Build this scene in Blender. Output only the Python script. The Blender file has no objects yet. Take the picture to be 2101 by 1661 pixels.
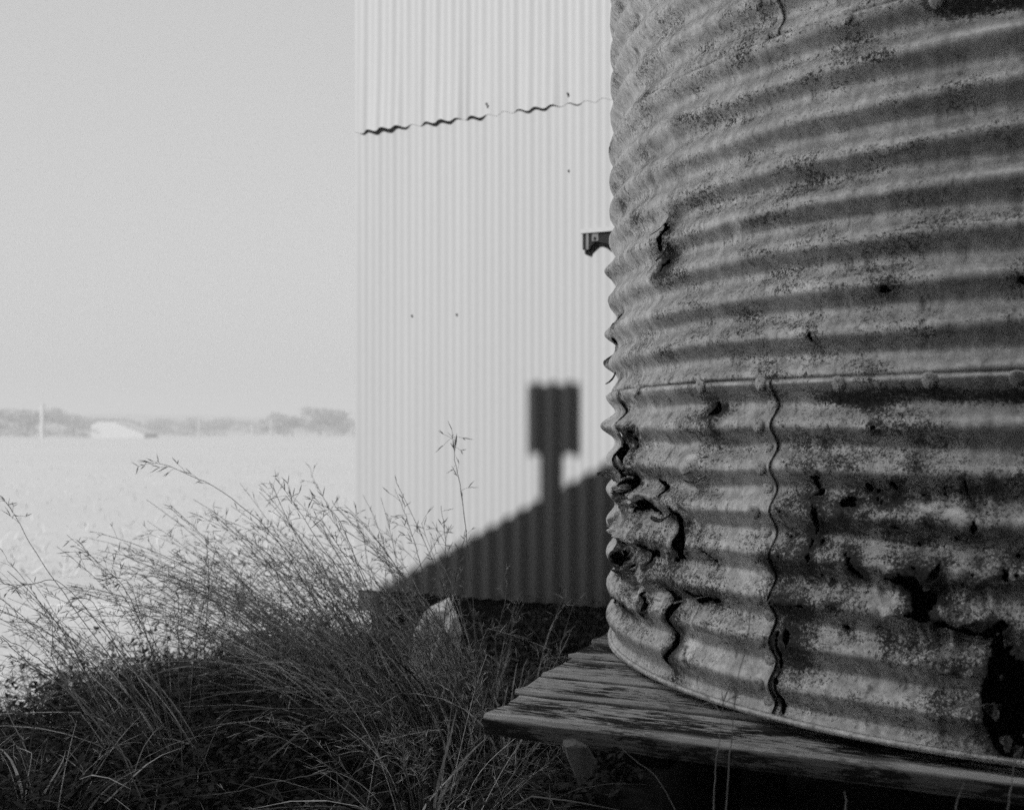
import bpy, math, random
import numpy as np
random.seed(7)
RNG = np.random.default_rng(11)
SC = bpy.context.scene
COL = SC.collection
R_ = math.radians

# ------------------------------------------------------------------ camera
F = 2300.0            # focal length in pixels of the 2101 px wide photograph
HOR = 885.0           # row of the horizon
CAMZ = 0.685
GROUND = -0.25
cd = bpy.data.cameras.new('camera')
cam = bpy.data.objects.new('camera', cd); COL.objects.link(cam)
cam.location = (0, 0, CAMZ); cam.rotation_euler = (R_(90), 0, 0)
cd.sensor_width = 36.0; cd.lens = 36.0 * F / 2101.0
cd.shift_y = (HOR - 830.5) / 2101.0
cd.clip_start = 0.05; cd.clip_end = 6000
cd.dof.use_dof = True; cd.dof.focus_distance = 2.35; cd.dof.aperture_fstop = 4.2
SC.camera = cam

# ------------------------------------------------------------------ sun, sky, exposure
SUN_AZ, SUN_EL = 26.4, 35.0        # the way the light travels, clockwise from +Y
hx, hy = math.sin(R_(SUN_AZ)), math.cos(R_(SUN_AZ))
world = bpy.data.worlds.new('World'); SC.world = world; world.use_nodes = True
wn = world.node_tree; wn.nodes.clear()
sky = wn.nodes.new('ShaderNodeTexSky'); sky.sky_type = 'NISHITA'; sky.sun_disc = False
sky.sun_elevation = R_(SUN_EL); sky.sun_rotation = R_(SUN_AZ + 180)
sky.air_density = 1.5; sky.dust_density = 4.0
bw = wn.nodes.new('ShaderNodeRGBToBW')
pw = wn.nodes.new('ShaderNodeMath'); pw.operation = 'POWER'; pw.inputs[1].default_value = 0.22
ml = wn.nodes.new('ShaderNodeMath'); ml.operation = 'MULTIPLY'; ml.inputs[1].default_value = 1.17
bg = wn.nodes.new('ShaderNodeBackground'); bg.inputs[1].default_value = 0.1
wo = wn.nodes.new('ShaderNodeOutputWorld')
wn.links.new(sky.outputs[0], bw.inputs[0]); wn.links.new(bw.outputs[0], pw.inputs[0])
wn.links.new(pw.outputs[0], ml.inputs[0]); wn.links.new(ml.outputs[0], bg.inputs[0])
wn.links.new(bg.outputs[0], wo.inputs[0])
sl = bpy.data.lights.new('sun', 'SUN'); sl.energy = 5.0; sl.angle = R_(0.36); sl.color = (1, 1, 1)
so = bpy.data.objects.new('sun', sl); COL.objects.link(so)
so.rotation_euler = (R_(90 - SUN_EL), 0, -R_(SUN_AZ))
so.location = (-6, -8, 12)
vs = SC.view_settings
SC.display_settings.display_device = 'sRGB'
vs.view_transform = 'Standard'; vs.look = 'None'; vs.exposure = 2.0; vs.gamma = 1.0; vs.use_curve_mapping = False
SC.render.engine = 'CYCLES'
SC.cycles.use_denoising = False
SC.cycles.max_bounces = 6; SC.cycles.diffuse_bounces = 3; SC.cycles.glossy_bounces = 3
SC.cycles.transparent_max_bounces = 4; SC.cycles.volume_bounces = 1

# ------------------------------------------------------------------ helpers
def tag(o, label=None, cat=None, group=None, kind=None):
    if label: o['label'] = label
    if cat: o['category'] = cat
    if group: o['group'] = group
    if kind: o['kind'] = kind
    return o

def empty(name, loc=(0, 0, 0), label=None, cat=None, group=None, kind=None):
    o = bpy.data.objects.new(name, None); COL.objects.link(o); o.location = loc
    o.empty_display_size = 0.1
    return tag(o, label, cat, group, kind)

def link(name, me, mat=None, parent=None, loc=None, rz=None):
    o = bpy.data.objects.new(name, me); COL.objects.link(o)
    if mat is not None and not me.materials: me.materials.append(mat)
    if parent is not None: o.parent = parent
    if loc is not None: o.location = loc
    if rz is not None: o.rotation_euler = (0, 0, rz)
    return o

def fast_mesh(name, V, Fq, smooth=True):
    V = np.asarray(V, dtype=np.float32); Fq = np.asarray(Fq, dtype=np.int32)
    k = Fq.shape[1]
    me = bpy.data.meshes.new(name)
    me.vertices.add(len(V)); me.vertices.foreach_set('co', V.ravel())
    me.loops.add(Fq.size); me.loops.foreach_set('vertex_index', Fq.ravel())
    me.polygons.add(len(Fq))
    me.polygons.foreach_set('loop_start', np.arange(0, Fq.size, k, dtype=np.int32))
    me.polygons.foreach_set('loop_total', np.full(len(Fq), k, dtype=np.int32))
    me.polygons.foreach_set('use_smooth', np.full(len(Fq), smooth, dtype=bool))
    me.update(calc_edges=True); me.validate()
    return me

def pyd(name, V, Fs, smooth=False):
    me = bpy.data.meshes.new(name); me.from_pydata([tuple(v) for v in V], [], [tuple(f) for f in Fs]); me.update()
    if smooth: me.polygons.foreach_set('use_smooth', [True] * len(me.polygons))
    return me

def box(x0, x1, y0, y1, z0, z1):
    V = [(x0,y0,z0),(x1,y0,z0),(x1,y1,z0),(x0,y1,z0),(x0,y0,z1),(x1,y0,z1),(x1,y1,z1),(x0,y1,z1)]
    Q = [(0,3,2,1),(4,5,6,7),(0,1,5,4),(1,2,6,5),(2,3,7,6),(3,0,4,7)]
    return V, Q

def boxmesh(name, *a):
    return pyd(name, *box(*a))

def cyl(r0, r1, z0, z1, n=16, cx=0, cy=0, cap=True):
    V = []; Q = []
    for z, r in ((z0, r0), (z1, r1)):
        for i in range(n):
            a = 2*math.pi*i/n; V.append((cx+r*math.cos(a), cy+r*math.sin(a), z))
    for i in range(n):
        j = (i+1) % n; Q.append((i, j, n+j, n+i))
    if cap: Q.append(tuple(range(n-1, -1, -1))); Q.append(tuple(range(n, 2*n)))
    return V, Q

def merge(*parts):
    V = []; Q = []
    for v, q in parts:
        b = len(V); V += list(v); Q += [tuple(i+b for i in f) for f in q]
    return V, Q

def vnoise(x, y, seed=0):
    """smooth value noise in -1..1, numpy arrays in"""
    x = np.asarray(x, float); y = np.asarray(y, float)
    xi = np.floor(x).astype(np.int64); yi = np.floor(y).astype(np.int64)
    fx = x - xi; fy = y - yi
    fx = fx*fx*fx*(fx*(fx*6-15)+10); fy = fy*fy*fy*(fy*(fy*6-15)+10)
    def h(a, b):
        n = (a*374761393 + b*668265263 + seed*974634777) & 0xffffffff
        n = ((n ^ (n >> 13)) * 1274126177) & 0xffffffff
        n = n ^ (n >> 16)
        return (n & 0xffff) / 32767.5 - 1.0
    return (h(xi,yi)*(1-fx)+h(xi+1,yi)*fx)*(1-fy) + (h(xi,yi+1)*(1-fx)+h(xi+1,yi+1)*fx)*fy

def fbm(x, y, seed=0, octv=4, gain=0.5):
    s = 0; a = 1.0
    for i in range(octv):
        s = s + a*vnoise(x*2**i, y*2**i, seed+i*17); a *= gain
    return s

def at(px, py, Y):
    return np.array([(px-1050.5)/F*Y, Y, CAMZ-(py-HOR)/F*Y])

# ------------------------------------------------------------------ materials (all neutral: the film is black and white)
def mat_new(name):
    m = bpy.data.materials.new(name); m.use_nodes = True
    nt = m.node_tree; b = nt.nodes['Principled BSDF']
    return m, nt, b

def N(nt, t, **kw):
    n = nt.nodes.new(t)
    for k, v in kw.items(): setattr(n, k, v)
    return n

def coords(nt, scale=(1,1,1), kind='Object'):
    tc = N(nt, 'ShaderNodeTexCoord'); mp = N(nt, 'ShaderNodeMapping')
    mp.inputs['Scale'].default_value = scale
    nt.links.new(tc.outputs[kind], mp.inputs[0])
    return mp.outputs[0]

def noise(nt, vec, scale, detail=4, rough=0.55, dist=0.0):
    n = N(nt, 'ShaderNodeTexNoise'); n.inputs['Scale'].default_value = scale
    n.inputs['Detail'].default_value = detail; n.inputs['Roughness'].default_value = rough
    n.inputs['Distortion'].default_value = dist
    if vec is not None: nt.links.new(vec, n.inputs['Vector'])
    return n.outputs[0]

def ramp(nt, fac, stops):
    r = N(nt, 'ShaderNodeValToRGB'); cr = r.color_ramp
    while len(cr.elements) < len(stops): cr.elements.new(0.5)
    for e, (p, v) in zip(cr.elements, stops):
        e.position = p; e.color = (v, v, v, 1)
    nt.links.new(fac, r.inputs[0]); return r.outputs[0]

def math2(nt, op, a, b, clamp=False):
    m = N(nt, 'ShaderNodeMath', operation=op); m.use_clamp = clamp
    for i, s in enumerate((a, b)):
        if isinstance(s, (int, float)): m.inputs[i].default_value = s
        else: nt.links.new(s, m.inputs[i])
    return m.outputs[0]

def mix(nt, fac, a, b):
    m = N(nt, 'ShaderNodeMix', data_type='FLOAT'); 
    for i, s in ((0, fac), (2, a), (3, b)):
        if isinstance(s, (int, float)): m.inputs[i].default_value = s
        else: nt.links.new(s, m.inputs[i])
    return m.outputs[0]

def bump(nt, b, h, strength=0.3, dist=0.01):
    bp = N(nt, 'ShaderNodeBump'); bp.inputs['Strength'].default_value = strength
    bp.inputs['Distance'].default_value = dist
    nt.links.new(h, bp.inputs['Height']); nt.links.new(bp.outputs[0], b.inputs['Normal'])

def attr(nt, name):
    a = N(nt, 'ShaderNodeAttribute'); a.attribute_name = name; return a.outputs['Fac']

def simple(name, v, var=0.25, scale=8, rough=0.85, metal=0.0, spec=0.3, bumpk=0.0, bscale=60, stretch=(1,1,1)):
    m, nt, b = mat_new(name)
    vec = coords(nt, stretch)
    nz = noise(nt, vec, scale, 6)
    c = ramp(nt, nz, [(0.25, v*(1-var)), (0.75, v*(1+var))])
    nt.links.new(c, b.inputs['Base Color'])
    b.inputs['Roughness'].default_value = rough; b.inputs['Metallic'].default_value = metal
    b.inputs['Specular IOR Level'].default_value = spec
    if bumpk: bump(nt, b, noise(nt, vec, bscale, 5), bumpk, 0.01)
    return m

def tank_mat():
    m, nt, b = mat_new('weathered_galvanised_iron')
    vec = coords(nt)
    big = noise(nt, vec, 5, 5, 0.6)
    base = ramp(nt, big, [(0.3, 0.66), (0.7, 0.86)])
    streak = noise(nt, coords(nt, (40, 40, 2.2)), 1.0, 5, 0.6)
    base = math2(nt, 'MULTIPLY', base, ramp(nt, streak, [(0.32, 0.62), (0.62, 1.08)]))
    horiz = noise(nt, coords(nt, (5, 5, 120)), 1.0, 4, 0.6)
    base = math2(nt, 'MULTIPLY', base, ramp(nt, horiz, [(0.3, 0.93), (0.7, 1.05)]))
    mott = noise(nt, vec, 120, 5, 0.65)
    base = math2(nt, 'MULTIPLY', base, ramp(nt, mott, [(0.3, 0.76), (0.7, 1.16)]))
    flake = noise(nt, vec, 22, 7, 0.68, 0.6)
    base = math2(nt, 'MULTIPLY', base, ramp(nt, flake, [(0.34, 0.82), (0.42, 1.0)]))
    drip = noise(nt, coords(nt, (55, 55, 4)), 1.0, 5, 0.6)
    base = math2(nt, 'MULTIPLY', base, ramp(nt, drip, [(0.30, 0.42), (0.40, 1.0)]))
    rust_dark = attr(nt, 'rust_dark')
    # fine pitting, denser inside rust patches
    pit = noise(nt, vec, 420, 3, 0.7)
    pit2 = noise(nt, vec, 150, 5, 0.72)
    dens = noise(nt, coords(nt, (7, 7, 20)), 1.0, 6, 0.65)
    dens = math2(nt, 'ADD', math2(nt, 'MULTIPLY', math2(nt, 'SUBTRACT', dens, 0.5), 0.55), math2(nt, 'MULTIPLY', rust_dark, 0.17))
    sp = math2(nt, 'ADD', math2(nt, 'ADD', math2(nt, 'MULTIPLY', pit, 0.5), math2(nt, 'MULTIPLY', pit2, 0.5)), dens)
    dark = ramp(nt, sp, [(0.540, 0.0), (0.635, 1.0)])
    col = mix(nt, dark, base, ramp(nt, math2(nt, 'ADD', math2(nt, 'MULTIPLY', pit, 0.5), math2(nt, 'MULTIPLY', mott, 0.5)), [(0.36, 0.02), (0.62, 0.17)]))
    rm = math2(nt, 'MULTIPLY', rust_dark, 0.30, True)
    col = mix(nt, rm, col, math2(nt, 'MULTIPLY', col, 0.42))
    # pale lichen or zinc bloom
    pal = attr(nt, 'pale')
    col = mix(nt, math2(nt, 'MULTIPLY', pal, ramp(nt, noise(nt, vec, 45, 5), [(0.4, 0.0), (0.55, 1.0)])), col, 0.98)
    nt.links.new(col, b.inputs['Base Color'])
    b.inputs['Metallic'].default_value = 0.58
    nt.links.new(mix(nt, dark, 0.5, 0.92), b.inputs['Roughness'])
    h = math2(nt, 'ADD', math2(nt, 'MULTIPLY', pit2, 0.6), math2(nt, 'MULTIPLY', pit, 0.4))
    bump(nt, b, math2(nt, 'ADD', h, math2(nt, 'MULTIPLY', mott, 0.3)), 0.2, 0.003)
    return m

def wood_mat():
    m, nt, b = mat_new('weathered_grey_timber')
    oi = N(nt, 'ShaderNodeObjectInfo')
    tc = N(nt, 'ShaderNodeTexCoord'); mp = N(nt, 'ShaderNodeMapping')
    nt.links.new(tc.outputs['Object'], mp.inputs[0])
    cb = N(nt, 'ShaderNodeCombineXYZ')
    nt.links.new(math2(nt, 'MULTIPLY', oi.outputs['Random'], 37.0), cb.inputs[0])
    nt.links.new(math2(nt, 'MULTIPLY', oi.outputs['Random'], 11.0), cb.inputs[1])
    nt.links.new(cb.outputs[0], mp.inputs['Location'])
    v0 = mp.outputs[0]
    def st(s):
        k = N(nt, 'ShaderNodeMapping'); k.inputs['Scale'].default_value = s; nt.links.new(v0, k.inputs[0]); return k.outputs[0]
    g1 = noise(nt, st((8, 60, 60)), 1.0, 8, 0.68, 0.3)
    g2 = noise(nt, st((20, 130, 130)), 1.0, 5, 0.7)
    patch = noise(nt, st((4, 9, 9)), 1.0, 6, 0.65)
    base = ramp(nt, g1, [(0.3, 0.34), (0.7, 0.60)])
    base = math2(nt, 'MULTIPLY', base, math2(nt, 'SUBTRACT', 1.0, math2(nt, 'MULTIPLY', attr(nt, 'side_shade'), 0.72)))  # shade painted into the colour of the plank sides
    cr = math2(nt, 'ADD', math2(nt, 'ADD', math2(nt, 'MULTIPLY', g1, 0.42), math2(nt, 'MULTIPLY', g2, 0.58)),
               math2(nt, 'MULTIPLY', math2(nt, 'SUBTRACT', patch, 0.5), 0.62))
    dark = ramp(nt, cr, [(0.468, 0.0), (0.53, 1.0)])
    sp_ = noise(nt, st((1.3, 75, 75)), 1.0, 3, 0.5, 0.2)
    split = ramp(nt, sp_, [(0.0, 0.0), (0.485, 0.0), (0.5, 1.0), (0.515, 0.0), (1.0, 0.0)])
    dark = math2(nt, 'MAXIMUM', dark, split)
    base = math2(nt, 'MULTIPLY', base, math2(nt, 'ADD', 0.72, math2(nt, 'MULTIPLY', oi.outputs['Random'], 0.45)))
    edge_highlight = attr(nt, 'edge_highlight')
    dark = math2(nt, 'MULTIPLY', dark, math2(nt, 'SUBTRACT', 1.0, math2(nt, 'MULTIPLY', edge_highlight, 0.85)))
    col = mix(nt, dark, math2(nt, 'ADD', base, math2(nt, 'MULTIPLY', edge_highlight, 0.12)), 0.02)  # painted highlight lightens the plank edges
    nt.links.new(col, b.inputs['Base Color']); b.inputs['Roughness'].default_value = 0.9
    b.inputs['Specular IOR Level'].default_value = 0.15
    bump(nt, b, math2(nt, 'SUBTRACT', g1, math2(nt, 'MULTIPLY', dark, 0.4)), 0.5, 0.006)
    return m

def wall_mat():
    m, nt, b = mat_new('pale_zinc_sheet')
    vec = coords(nt, (6, 6, 0.35))
    nz = noise(nt, vec, 1.0, 4)
    fine = noise(nt, coords(nt), 30, 5)
    c = math2(nt, 'MULTIPLY', ramp(nt, nz, [(0.3, 0.112), (0.7, 0.118)]), ramp(nt, fine, [(0.3, 0.985), (0.7, 1.01)]))
    nt.links.new(c, b.inputs['Base Color'])
    b.inputs['Roughness'].default_value = 0.6; b.inputs['Specular IOR Level'].default_value = 0.15
    return m

def field_mat():
    m, nt, b = mat_new('dry_grass_field')
    vec = coords(nt)
    a = noise(nt, vec, 0.12, 6, 0.6); c2 = noise(nt, vec, 6, 5, 0.7)
    col = math2(nt, 'MULTIPLY', ramp(nt, a, [(0.3, 0.158), (0.7, 0.170)]), ramp(nt, c2, [(0.25, 0.95), (0.75, 1.04)]))
    soil_shade = attr(nt, 'soil_shade')  # dark earth, its extent drawn to the barn's shadow edge
    sc = ramp(nt, noise(nt, vec, 14, 6), [(0.3, 0.006), (0.7, 0.03)])
    nt.links.new(mix(nt, soil_shade, col, sc), b.inputs['Base Color'])
    b.inputs['Roughness'].default_value = 0.95; b.inputs['Specular IOR Level'].default_value = 0.05
    bump(nt, b, c2, 0.3, 0.05)
    return m

def leaf_mat(name, v, var=0.4, rough=0.7, scale=30, lo=None):
    m = simple(name, v, var, scale, rough, 0, 0.25)
    if lo is not None:      # every blade its own tone, from fresh dark to bleached straw
        nt = m.node_tree; b = nt.nodes['Principled BSDF']
        g = N(nt, 'ShaderNodeNewGeometry')
        src = b.inputs['Base Color'].links[0].from_socket
        k = ramp(nt, g.outputs['Random Per Island'], [(0.0, lo/v), (0.6, lo/v*1.6), (0.8, 1.0), (1.0, 1.35)])
        nt.links.new(math2(nt, 'MULTIPLY', src, k), b.inputs['Base Color'])
    return m

M = dict(
    tank=tank_mat(), wood=wood_mat(), wall=wall_mat(), field=field_mat(),
    straw=leaf_mat('dry_straw', 0.62, lo=0.12), seed=leaf_mat('dry_seed_husk', 0.42, lo=0.18), blade=leaf_mat('grey_grass_blade', 0.42, lo=0.02), dry=leaf_mat('bleached_blade', 0.42, lo=0.10),
    weed=leaf_mat('dark_weed_leaf', 0.02), tree=leaf_mat('tree_foliage', 0.06, 0.4, 0.8, 2),
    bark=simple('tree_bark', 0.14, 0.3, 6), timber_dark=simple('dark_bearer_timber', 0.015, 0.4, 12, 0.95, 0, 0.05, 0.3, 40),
    stump=simple('split_stump_bark', 0.17, 0.6, 25, 0.9, 0, 0.1, 0.6, 60, (1, 1, 0.2)),
    rock=simple('pale_rock', 0.88, 0.3, 40, 0.9, 0, 0.1, 0.6, 25),
    black=simple('dark_opening', 0.006, 0.2, 20, 0.9, 0, 0.05),
    pale=simple('pale_painted_metal', 0.16, 0.06, 10, 0.8, 0, 0.1),
    strap=simple('dull_strap_metal', 0.035, 0.3, 40, 0.6, 0.4),
    barn=simple('barn_board', 0.04, 0.25, 4, 0.9, 0, 0.1), barnroof=simple('barn_roof_iron', 0.2, 0.25, 4, 0.7, 0.2),
    hill=simple('far_wooded_hill', 0.06, 0.3, 0.05, 0.95, 0, 0.05), nail=simple('rusty_nail', 0.03, 0.2, 50),
)

# ------------------------------------------------------------------ frames of the place
rv = np.array([0.900, -0.436, 0.0]); rv /= np.linalg.norm(rv)      # along the wall, to the right and nearer
nv = np.array([-rv[1], rv[0], 0.0])                                # into the wall
YAW = math.atan2(rv[1], rv[0])
W = np.array([-0.72, 5.17, 0.0])                                   # left corner of the shed wall
WALLB = CAMZ - 323/F*5.17                                          # bottom edge of its sheets

def wall_s(px):
    k = (px-1050.5)/F
    return (k*W[1] - W[0]) / (rv[0] - k*rv[1])
def wall_sz(px, py):
    s = wall_s(px); Y = W[1] + s*rv[1]
    return s, CAMZ - (py-HOR)/F*Y

# ------------------------------------------------------------------ ground
def soil_shade_mask(x, y):
    # dark earth of the weedy strip, with the barn's shadow edge painted into its outline
    s = 1/(1+np.exp((y - (np.clip(3.45 + 1.55*(x+1.48), 2.6, 5.4) + 0.22*fbm(x*1.7, y*1.7, 5)))*5))
    left = 1/(1+np.exp((-2.3 - x)*3))
    return s*left
def gz(x, y):
    d = np.hypot(x, y-3)
    near = np.exp(-(d/6.0)**2)
    mound = 0.05*np.exp(-(((x+0.6)/0.7)**2 + ((y-3.7)/0.5)**2))
    return GROUND + near*0.03*fbm(np.asarray(x)*1.5, np.asarray(y)*1.5, 3) + mound + 0.03*vnoise(np.asarray(x)*0.05, np.asarray(y)*0.05, 9)*np.clip(d/10, 0, 1)

def build_ground():
    t = np.linspace(-1, 1, 241)
    ax = np.sign(t)*(np.abs(t)*4.0 + 1500*np.abs(t)**6)
    X, Yg = np.meshgrid(ax, ax + 3.0)
    Z = gz(X, Yg)
    V = np.stack([X, Yg, Z], -1).reshape(-1, 3)
    n = len(ax); i = np.arange(n*n).reshape(n, n)
    Q = np.stack([i[:-1,:-1], i[:-1,1:], i[1:,1:], i[1:,:-1]], -1).reshape(-1, 4)
    me = fast_mesh('ground', V, Q)
    a = me.attributes.new('soil_shade', 'FLOAT', 'POINT'); a.data.foreach_set('value', soil_shade_mask(V[:,0], V[:,1]).astype(np.float32))
    tag(link('ground', me, M['field']), kind='structure')
build_ground()

def build_hills():
    xs = np.linspace(-700, 500, 160); ys = np.linspace(430, 640, 12)
    X, Yg = np.meshgrid(xs, ys)
    prof = 10.5 + 2.5*vnoise(X*0.012, Yg*0, 4) + 0.8*fbm(X*0.06, Yg*0.05, 6)
    Z = GROUND - 2 + prof*np.sin(np.clip((Yg-430)/210, 0, 1)*math.pi)**0.8
    V = np.stack([X, Yg, Z], -1).reshape(-1, 3); a, b = X.shape
    i = np.arange(a*b).reshape(a, b)
    Q = np.stack([i[:-1,:-1], i[:-1,1:], i[1:,1:], i[1:,:-1]], -1).reshape(-1, 4)
    tag(link('hills', fast_mesh('hills', V, Q), M['hill']), kind='structure')
build_hills()

# ------------------------------------------------------------------ corrugated shed
PITCH = 0.0763
def corr(s, A=0.0064):
    return A*np.cos(2*math.pi*s/PITCH)

def corr_sheet(s0, s1, z0, z1, off, nz=4, A=0.0064):
    """sheet in wall coordinates: x along the wall, y out of the wall negative, z up; off(s, z) = distance out"""
    ns = int(round((s1-s0)/PITCH*14)) + 1
    s = np.linspace(s0, s1, ns); z = np.concatenate([[z0], z0+np.linspace(0.03, 1, nz)*(z1-z0)])
    S, Zz = np.meshgrid(s, z)
    Yy = -corr(S, A) - off(S, Zz)
    Zz = Zz + np.where(Zz < z0+1e-6, 0.0045*np.cos(2*math.pi*S/PITCH)+0.003*vnoise(S*9, S*0, 3), 0)
    V = np.stack([S, Yy, Zz], -1).reshape(-1, 3)
    a, b = S.shape; i = np.arange(a*b).reshape(a, b)
    Q = np.stack([i[:-1,:-1], i[:-1,1:], i[1:,1:], i[1:,:-1]], -1).reshape(-1, 4)
    return fast_mesh('sheet', V, Q)

def build_shed():
    t = empty('corrugated_shed', tuple(W + np.array([0, 0, GROUND])), 'pale sunlit corrugated iron shed wall behind the rusty tank', 'shed')
    def part(name, me, mat, rz=YAW, loc=(0, 0, -GROUND)):
        return link(name, me, mat, t, loc, rz)
    SEAM = CAMZ + (HOR-272)/F*5.15
    TOP = 3.25
    # gaps at the lap, where the upper sheets have sprung away from the lower ones
    gaps = [(wall_s(738), wall_s(845), 0.021), (wall_s(862), wall_s(948), 0.017), (wall_s(955), wall_s(1000), 0.015),
            (wall_s(1055), wall_s(1150), 0.012), (wall_s(1165), wall_s(1195), 0.005)]
    def up_off(S, Z):
        o = np.full_like(S, 0.0015)
        fall = np.exp(-np.clip(Z-SEAM, 0, 9)/0.25)
        for a, b, k in gaps:
            m = np.clip((S-a)/(b-a), 0, 1); o = o + k*np.sin(m*math.pi)**0.7*fall
        return o
    W0 = 10*PITCH
    for k in range(7):
        a = k*W0
        part('sheet', corr_sheet(a, a+W0+PITCH*0.4, WALLB, SEAM+0.08, lambda S, Z, k=k: 0.0012*(k % 2)+S*0), M['wall'])
        part('sheet', corr_sheet(a, a+W0+PITCH*0.4, SEAM, TOP, lambda S, Z, k=k: up_off(S, Z)+0.0012*(k % 2), 9), M['wall'])
    for k in range(6):   # end wall, running back from the corner
        a = k*W0
        for z0, z1, o in ((WALLB, SEAM+0.08, 0.0), (SEAM, TOP, 0.004)):
            me = corr_sheet(a, a+W0+PITCH*0.4, z0, z1, lambda S, Z, o=o: o+S*0)
            ob = part('sheet', me, M['wall'], YAW - math.pi/2)
            d = -nv*(-0.03) - rv*0.0
            # turned so that it runs back along nv: local x -> nv
            ob.rotation_euler = (0, 0, math.atan2(nv[1], nv[0])); ob.scale = (1, -1, 1)
            ob.location = (nv[0]*0.012, nv[1]*0.012, -GROUND)
    # bottom plate, stumps and floor under the sheets
    part('bottom_plate', boxmesh('bottom_plate', 0.0, 5.3, 0.02, 0.12, WALLB-0.10, WALLB-0.004), M['timber_dark'])
    part('floor', boxmesh('floor', 0.02, 5.3, 0.125, 4.5, WALLB-0.08, WALLB-0.02), M['timber_dark'])
    for k in range(4):
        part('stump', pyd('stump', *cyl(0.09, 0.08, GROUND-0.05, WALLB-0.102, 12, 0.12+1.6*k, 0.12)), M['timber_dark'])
    part('plinth_board', boxmesh('plinth_board', 0.0, 5.3, 0.13, 0.15, GROUND-0.03, WALLB-0.084), M['timber_dark'])
    # roof
    rf = [(-0.15,-0.2,TOP-0.01),(5.5,-0.2,TOP-0.01),(5.5,2.3,TOP+0.9),(-0.15,2.3,TOP+0.9),(5.5,4.8,TOP-0.01),(-0.15,4.8,TOP-0.01)]
    rf2 = [(x, y, z+0.02) for x, y, z in rf]
    q = [(3,2,1,0),(5,4,2,3),(6,7,8,9),(9,8,10,11),(0,1,7,6),(1,2,8,7),(2,4,10,8),(4,5,11,10),(5,3,9,11),(3,0,6,9)]
    part('roof', pyd('roof', rf+rf2, q), M['pale'])
    # roofing nails
    for px, py in ((1015, 214), (1153, 197), (847, 648), (950, 645), (1162, 352)):
        s, z = wall_sz(px, py); s = round(s/PITCH)*PITCH
        v, q = cyl(0.0055, 0.003, 0.0, 0.010, 8)
        v = [(x, -zz, y) for x, y, zz in v]
        q = [f[::-1] for f in q]
        off = 0.0062 + (0.012 if py < 300 else 0.0)
        part('nail', pyd('nail', [(x+s, y-off+0.001, zz+z) for x, y, zz in v], q), M['nail'])
    # vent hood half hidden by the tank: pale hood, dark mouth, strap with a hole, round pale pipe end
    h = empty('wall_bracket', tuple(W + np.array([0, 0, 0])), 'small dark arched bracket with a strap on shed wall beside the tank', 'bracket')
    h.rotation_euler = (0, 0, YAW)
    s0, zt = wall_sz(1201, 483); _, zb = wall_sz(1201, 517); s1 = s0 + 0.42
    k = s0 + 0.030
    out = [(s0, zt), (s0, zb+0.006), (s0+0.012, zb), (s0+0.030, zb)]
    out += [(s0+0.068-0.038*math.cos(a_), zb+0.032*math.sin(a_)) for a_ in np.linspace(0.1, 1.5, 9)]
    out += [(s0+0.10, zb+0.026), (s0+0.14, zb+0.004), (s1, zb-0.01), (s1, zt)]
    m_ = len(out)
    link('bracket', pyd('bracket', [(x, -0.030, z) for x, z in out]+[(x, -0.010, z) for x, z in out],
         [tuple(range(m_)), tuple(range(2*m_-1, m_-1, -1))]+[(i, i+m_, (i+1) % m_+m_, (i+1) % m_) for i in range(m_)]), M['black'], h)
    link('hood', boxmesh('hood', s0-0.006, s1+0.02, -0.040, -0.008, zt+0.002, zt+0.020), M['wall'], h)
    k = s0 + 0.030
    link('strap', boxmesh('strap', k-0.012, k-0.001, -0.037, -0.0315, zb+0.004, zt-0.001), M['strap'], h)
    link('strap_plate', boxmesh('strap_plate', k+0.014, k+0.042, -0.037, -0.0315, zb+0.036, zt-0.004), M['strap'], h)
    v, q = cyl(0.006, 0.006, 0, 0.004, 10); v = [(x+k+0.028, -0.0375-z, y+zt-0.022) for x, y, z in v]
    link('bolt', pyd('bolt', v, [f[::-1] for f in q]), M['black'], h)
build_shed()

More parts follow.
